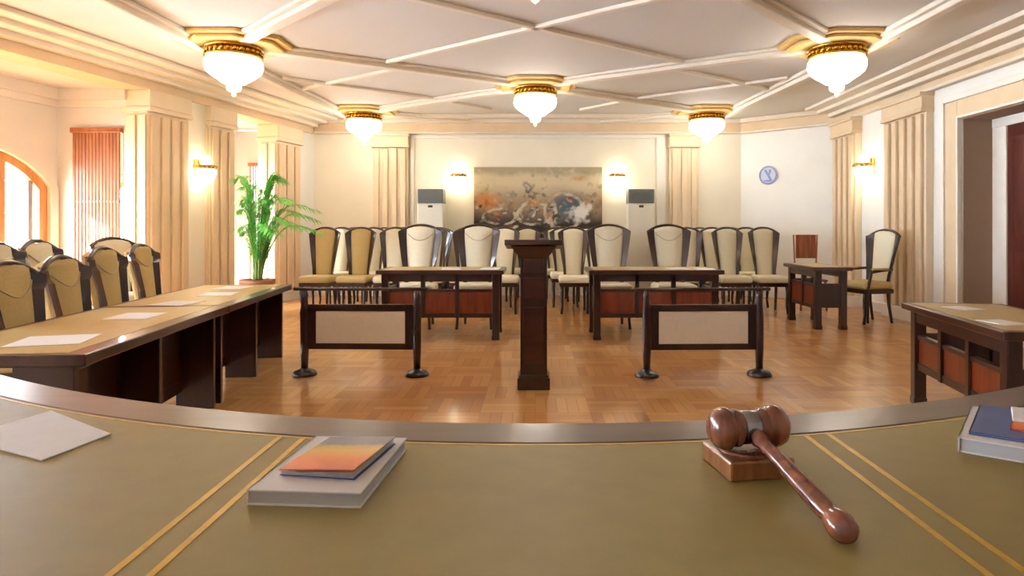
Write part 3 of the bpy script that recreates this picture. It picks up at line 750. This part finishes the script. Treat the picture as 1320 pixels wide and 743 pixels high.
# papers on tables
def leaf(x, y, z, rz, label, group, wd=.21, ln=.297, name='paper_sheet', th=.003):
    o = MB().box(-wd/2, wd/2, -ln/2, ln/2, 0, th).build(name, M['paper']); o.location = (x, y, z+.0016); o.rotation_euler = (0, 0, rz)
    return tag(o, label, 'paper', group)
def onlong(s, t_): q = fa+dl*s+nl*t_; return q.x, q.y
GP = 'white papers laid out on the long table'
for i, (s_, t_, wd, rz, lb) in enumerate(((.38, .33, .3, .3, 'white paper on the long table, nearest the bench'), (1.25, .36, .24, .1, 'white paper on the long table, second from the bench'), (1.95, .4, .24, -.1, 'white paper on the long table, third from the bench'),
                          (2.6, .34, .24, .2, 'white paper on the long table, fourth from the bench'), (3.2, .42, .24, 0, 'white paper on the long table, at the palm end'))):
    x, y = onlong(s_, t_); leaf(x, y, .68, rz, lb, GP, wd, .3)
leaf(-.93, 7.3, .76, .1, 'white leaflet on the window-side centre table, middle of its top', None)
leaf(-.5, 7.35, .76, -.05, 'white leaflet on the window-side centre table, at the lectern end', None)
leaf(1.6, 7.4, .76, .1, 'white leaflet on the doorway-side centre table, middle of its top', None)
leaf(1.88, 7.3, .76, -.1, 'white leaflet on the doorway-side centre table, far end from the lectern', None)
leaf(2.76, 4.25, .69, .2, 'white name sheet on the clerk table, at its far end', None, .15, .2)
leaf(2.55, 3.6, .69, .15, 'white name sheet on the clerk table, at its bench end', None, .15, .2)

# ------------------------------------------------------------------ lectern
lc = empty('lectern', (-.012, 5.03, 0))
w = MB(); w.hexa([(-.1, -.1, .1), (.1, -.1, .1), (.1, .12, .1), (-.1, .12, .1)], [(-.1, -.1, 1.02), (.1, -.1, 1.02), (.1, .12, 1.02), (-.1, .12, 1.02)])
w.build('column', M['dark'], lc, bevel=.004)
w = MB(); w.box(-.122, .122, -.12, .14, 0, .09, .006); w.box(-.11, .11, -.11, .13, .09, .11, .004); w.build('plinth', M['dark'], lc)
w = MB(); w.box(-.075, .075, -.115, -.1, .68, .84, .006); w.box(-.075, .075, -.112, -.1, .2, .62, .005); w.box(-.075, .075, -.112, -.1, .88, .98, .005); w.build('raised_panel', M['darkh'], lc)
w = MB(); w.hexa([(-.1, -.1, .98), (.1, -.1, .98), (.1, .12, .98), (-.1, .12, .98)], [(-.17, -.14, 1.075), (.17, -.14, 1.075), (.17, .18, 1.05), (-.17, .18, 1.05)]); w.build('bracket', M['dark'], lc)
w = MB(); w.hexa([(-.215, -.17, 1.085), (.215, -.17, 1.085), (.215, .22, 1.045), (-.215, .22, 1.045)], [(-.215, -.17, 1.125), (.215, -.17, 1.125), (.215, .22, 1.085), (-.215, .22, 1.085)]); w.build('reading_top', M['darkh'], lc, bevel=.005)
tag(lc, 'slim dark wooden lectern standing on the central aisle', 'lectern')

# ------------------------------------------------------------------ barriers
def barrier(p, rz, label):
    r = empty('barrier_stand', p, rz); h = .465
    for sx in (-1, 1):
        w = MB(); w.lathe([(.028, .04), (.034, .2), (.036, .5), (.026, .62), (.03, .66), (.02, .7)], 14, sx*h, 0); pst = w.build('post', M['dark'], r, smooth=True)
        w = MB(); w.lathe([(.098, 0), (.1, .012), (.085, .035), (.045, .05), (.03, .062), (0, .062)], 28, sx*h, 0); w.build('base_disc', M['black'], r, smooth=True)
    w = MB(); w.tube([(-h-.09, 0, .71), (h+.09, 0, .71)], .014, 10); w.build('top_rail', M['dark'], r)
    w = MB(); w.box(-h+.03, h-.03, -.015, .015, .215, .265, .004); w.box(-h+.03, h-.03, -.015, .015, .53, .585, .004)
    for sx in (-1, 1): w.box(sx*(h-.065)-.032, sx*(h-.065)+.032, -.015, .015, .215, .585, .004)
    fr = w.build('panel_frame', M['dark'], r)
    MB().box(-h+.095, h-.095, -.008, .008, .262, .533).build('cloth_panel', M['panelcloth'], r)
    return tag(r, label, 'barrier', 'dark stand barriers with beige panels')
barrier((-1.435, 5.42, 0), math.radians(-1.5), 'dark framed barrier with beige panel on the window side of the lectern')
barrier((1.375, 5.4, 0), math.radians(2), 'dark framed barrier with beige panel on the doorway side of the lectern')

# ------------------------------------------------------------------ air conditioners, painting, emblem
def aircon(x, label):
    r = empty('air_conditioner', (x, 11.72, 0)); h = .225
    w = MB(); w.box(-h, h, -.16, .16, 0, 1.66, .012); w.build('cabinet', M['acwhite'], r)
    w = MB(); w.box(-h, h, -.165, .16, 1.66, 1.91, .012)
    for i in range(7): w.box(-h+.02, h-.02, -.175, -.16, 1.685+.03*i, 1.697+.03*i)
    w.build('outlet_grille', M['acgrey'], r)
    MB().box(-.04, .04, -.168, -.155, 1.585, 1.625, .003).build('display', M['black'], r)
    return tag(r, label, 'air conditioner', 'floor-standing air conditioners at the back wall')
aircon(-1.84, 'floor-standing air conditioner on the window side of the painting'); aircon(1.86, 'floor-standing air conditioner on the doorway side of the painting')

pt = empty('painting', (.05, 11.955, 1.05)); PW, PH = 2.32, 1.28
nx, nz_ = 220, 120
me = bpy.data.meshes.new('canvas')
vs = []; fs = []
for j in range(nz_+1):
    for i in range(nx+1): vs.append((-PW/2+PW*i/nx, -.02, PH*j/nz_))
for j in range(nz_):
    for i in range(nx): a = j*(nx+1)+i; fs.append((a, a+1, a+nx+2, a+nx+1))
me.from_pydata(vs, [], fs)
ca = me.color_attributes.new('paint', 'FLOAT_COLOR', 'POINT')
from mathutils import noise
def mixc(a, b, k): k = max(0, min(1, k)); return tuple(x+(y-x)*k for x, y in zip(a, b))
def R3(*c): return rgb(*c)[:3]
prnd = random.Random(12)
STROKES = [(prnd.uniform(.02, .98), prnd.uniform(.05, .62), prnd.uniform(.02, .06), prnd.uniform(-.9, .9), prnd.uniform(.25, .7),
            prnd.choice([R3(58, 48, 42), R3(70, 58, 50), R3(196, 180, 152), R3(172, 150, 116), R3(128, 126, 118), R3(86, 96, 102), R3(176, 122, 74), R3(214, 206, 192), R3(120, 62, 48)])) for _ in range(75)]
for k, (x, _, z) in enumerate(vs):
    u_ = (x+PW/2)/PW; v_ = z/PH           # v=0 bottom; visible part starts around v .1
    n1 = noise.fractal(Vector((u_*7, v_*4, 1.3)), 1.0, 2.0, 5); n2 = noise.fractal(Vector((u_*16, v_*9, 5.1)), 0.9, 2.0, 4)
    n3 = noise.fractal(Vector((u_*3, v_*2, 9.7)), 1.0, 2.0, 3)
    vv = v_+.05*n1
    c_ = mixc(R3(46, 36, 32), R3(150, 126, 96), (vv-.2)/.25)
    c_ = mixc(c_, R3(206, 190, 156), (vv-.5)/.25); c_ = mixc(c_, R3(166, 154, 124), (vv-.86)/.08)
    c_ = mixc(c_, R3(196, 128, 62), max(0, 1-math.hypot((u_-.1)/.13, (v_-.52)/.18))*1.3)
    c_ = mixc(c_, R3(74, 88, 98), max(0, 1-math.hypot((u_-.74)/.2, (v_-.45)/.24))*1.6)
    c_ = mixc(c_, R3(190, 128, 70), max(0, 1-math.hypot((u_-.83)/.09, (v_-.84)/.05)))
    c_ = mixc(c_, R3(206, 146, 84), max(0, 1-math.hypot((u_-.46)/.06, (v_-.52)/.08)))
    c_ = mixc(c_, R3(50, 44, 38), max(0, n2*2.2+.25-abs(v_-.62)*3-abs(u_-.43)*5))
    for cu_, cv_, ru, rv, th in ((.42, .38, .055, .12, .3), (.2, .3, .12, .11, .22), (.47, .34, .13, .16, .16), (.7, .36, .15, .24, .16), (.62, .3, .022, .15, .8)):
        q = math.hypot((u_-cu_)/ru, (v_-cv_)/rv)+.12*n1
        if abs(q-1) < th*.6: c_ = mixc(c_, R3(190, 176, 152), max(0, .62+n2*1.2))
    for su, sv, sr, sa, se, sc_ in STROKES:
        du = (u_-su)*1.8; dv = v_-sv; a_ = du*math.cos(sa)+dv*math.sin(sa); b_ = -du*math.sin(sa)+dv*math.cos(sa)
        kk = 1.15-math.hypot(a_/sr, b_/(sr*se))+.5*n2
        if kk > 0: c_ = mixc(c_, sc_, kk*1.5)
    bl = max(0, 1.2-math.hypot((u_-.82)/.09, (v_-.33)/.12)+.7*n2)
    c_ = mixc(c_, R3(216, 212, 206), bl*1.6)
    c_ = mixc(c_, R3(206, 200, 190), max(0, 1-math.hypot((u_-.9)/.03, (v_-.44)/.06))*2)
    c_ = mixc(c_, R3(196, 184, 160), max(0, n2-.25)*1.2*(v_ > .4)); c_ = mixc(c_, R3(60, 50, 44), max(0, -n3*.6-n2*.6-.25)*1.2)
    ca.data[k].color = (*c_, 1)
me.materials.append(M['canvas'])
o = bpy.data.objects.new('canvas', me); C.objects.link(o); o.parent = pt
MB().box(-PW/2, PW/2, -.018, .04, 0, PH).build('stretcher', M['plank'], pt)
tag(pt, 'wide abstract painting in browns, greys and white on the back wall', 'painting')

em = empty('wall_emblem', (4.12, 11.655, 2.16), math.atan2(-1.1, 1.26)); 
w = MB(); w.lathe([(.17, 0), (.17, .012), (.16, .016), (0, .016)], 32, M=Matrix.Rotation(PI/2, 4, 'X')); w.build('disc', M['plaque'], em)
w = MB(); w.tube([(.145*math.cos(2*PI*i/32), -.018, .145*math.sin(2*PI*i/32)) for i in range(33)], .008, 6); w.build('ring', M['plaqueb'], em)
w = MB()
w.slab([(-.07, .09), (-.035, .1), (.075, -.09), (.04, -.1)], -.024, -.014); w.slab([(-.1, -.1), (-.03, -.085), (.03, -.085), (.1, -.1), (.03, -.115), (-.03, -.115)], -.022, -.014); w.slab([(.02, .1), (.06, .09), (.03, .0), (.01, .02)], -.022, -.014)
w.build('device', M['plaqueb'], em)
tag(em, 'small round pale blue emblem on the pale corner wall', 'emblem')

# ------------------------------------------------------------------ palm
pm = empty('potted_palm', (-3.56, 8.45, 0))
w = MB(); w.lathe([(.13, 0), (.15, .02), (.19, .4), (.2, .5), (.215, .5), (.215, .56), (.18, .56), (.17, .5), (0, .5)], 28); w.build('pot', M['pot'], pm)
MB().lathe([(.17, .5), (.16, .53), (0, .54)], 24).build('soil', M['soil'], pm)
rnd = random.Random(4)
for k in range(34):
    a = k*2.4+rnd.uniform(-.3, .3); up = k < 25
    reach = rnd.uniform(.08, .32) if up else rnd.uniform(.4, .72); top = rnd.uniform(1.1, 2.0) if up else rnd.uniform(1.25, 1.8)
    if not up: a = rnd.uniform(-1.0, .6)
    b0 = Vector((.06*math.cos(a), .06*math.sin(a), .53)); pts = []
    for i in range(15):
        q = i/14; rr = .05+reach*q**1.7; z = .53+(top-.53)*math.sin(min(1, q*1.12)*PI/2)-.28*reach*max(0, q-.6)*2.2
        pts.append(Vector((rr*math.cos(a), rr*math.sin(a), z)))
    w = MB(); w.tube(pts, [.011*(1-.8*i/14) for i in range(15)], 5)
    fr = w.build('frond', M['stem'], pm)
    w = MB()
    for i in range(3, 15):
        d_ = (pts[min(i+1, 14)]-pts[i-1]).normalized(); side = d_.cross(Vector((0, 0, 1)))
        if side.length < .05: side = Vector((-math.sin(a), math.cos(a), 0))
        side.normalize()
        for hfrac in (0, .33, .66):
            base = pts[i].lerp(pts[i-1], hfrac)
            for sg in (-1, 1):
                ln = .26*(1-.55*abs((i-8)/8))*rnd.uniform(.8, 1.1)
                dirv = (side*sg*.75+d_*.75+Vector((0, 0, -.12+rnd.uniform(-.15, .2)))).normalized()
                wv = dirv.cross(Vector((0, 0, 1))); wv = wv.normalized()*.0085 if wv.length > .01 else side*.0085
                m1 = base+dirv*ln*.45; tip = base+dirv*ln+Vector((0, 0, -.07*ln/.3))
                vv = [w.bm.verts.new(p) for p in (base, m1+wv+Vector((0, 0, .004)), tip, m1-wv+Vector((0, 0, .004)))]
                w.bm.faces.new((vv[0], vv[1], vv[3])); w.bm.faces.new((vv[1], vv[2], vv[3]))
    w.build('leaflets', M['leaf'], fr)
tag(pm, 'tall green feathery palm in a pot beyond the end of the long table', 'potted palm')

# ------------------------------------------------------------------ light
wd = bpy.data.worlds.new('sky'); bpy.context.scene.world = wd; wd.use_nodes = True
bg = wd.node_tree.nodes['Background']; bg.inputs[0].default_value = (0.74, 0.87, 1.0, 1); bg.inputs[1].default_value = 55.0
sl = bpy.data.lights.new('sun', 'SUN'); sl.energy = 60; sl.angle = math.radians(.6); sl.color = (1, .98, .96)
so = bpy.data.objects.new('sun', sl); C.objects.link(so)
so.rotation_euler = Vector((.62, .68, -.33)).to_track_quat('-Z', 'Y').to_euler()

# ------------------------------------------------------------------ camera
cd = bpy.data.cameras.new('camera'); cam = bpy.data.objects.new('camera', cd); C.objects.link(cam)
cam.location = (0, 0, CZ); cam.rotation_euler = (PI/2, 0, 0)
cd.sensor_fit = 'HORIZONTAL'; cd.sensor_width = 36; cd.lens = 36*F/1320
cd.shift_x = -(HX-660)/1320; cd.shift_y = -(371.5-HY)/1320; cd.clip_start = .05
sc = bpy.context.scene; sc.camera = cam
sc.view_settings.view_transform = 'Standard'; sc.view_settings.look = 'None'; sc.view_settings.gamma = 1
sc.view_settings.use_curve_mapping = False
sc.view_settings.exposure = 0.22
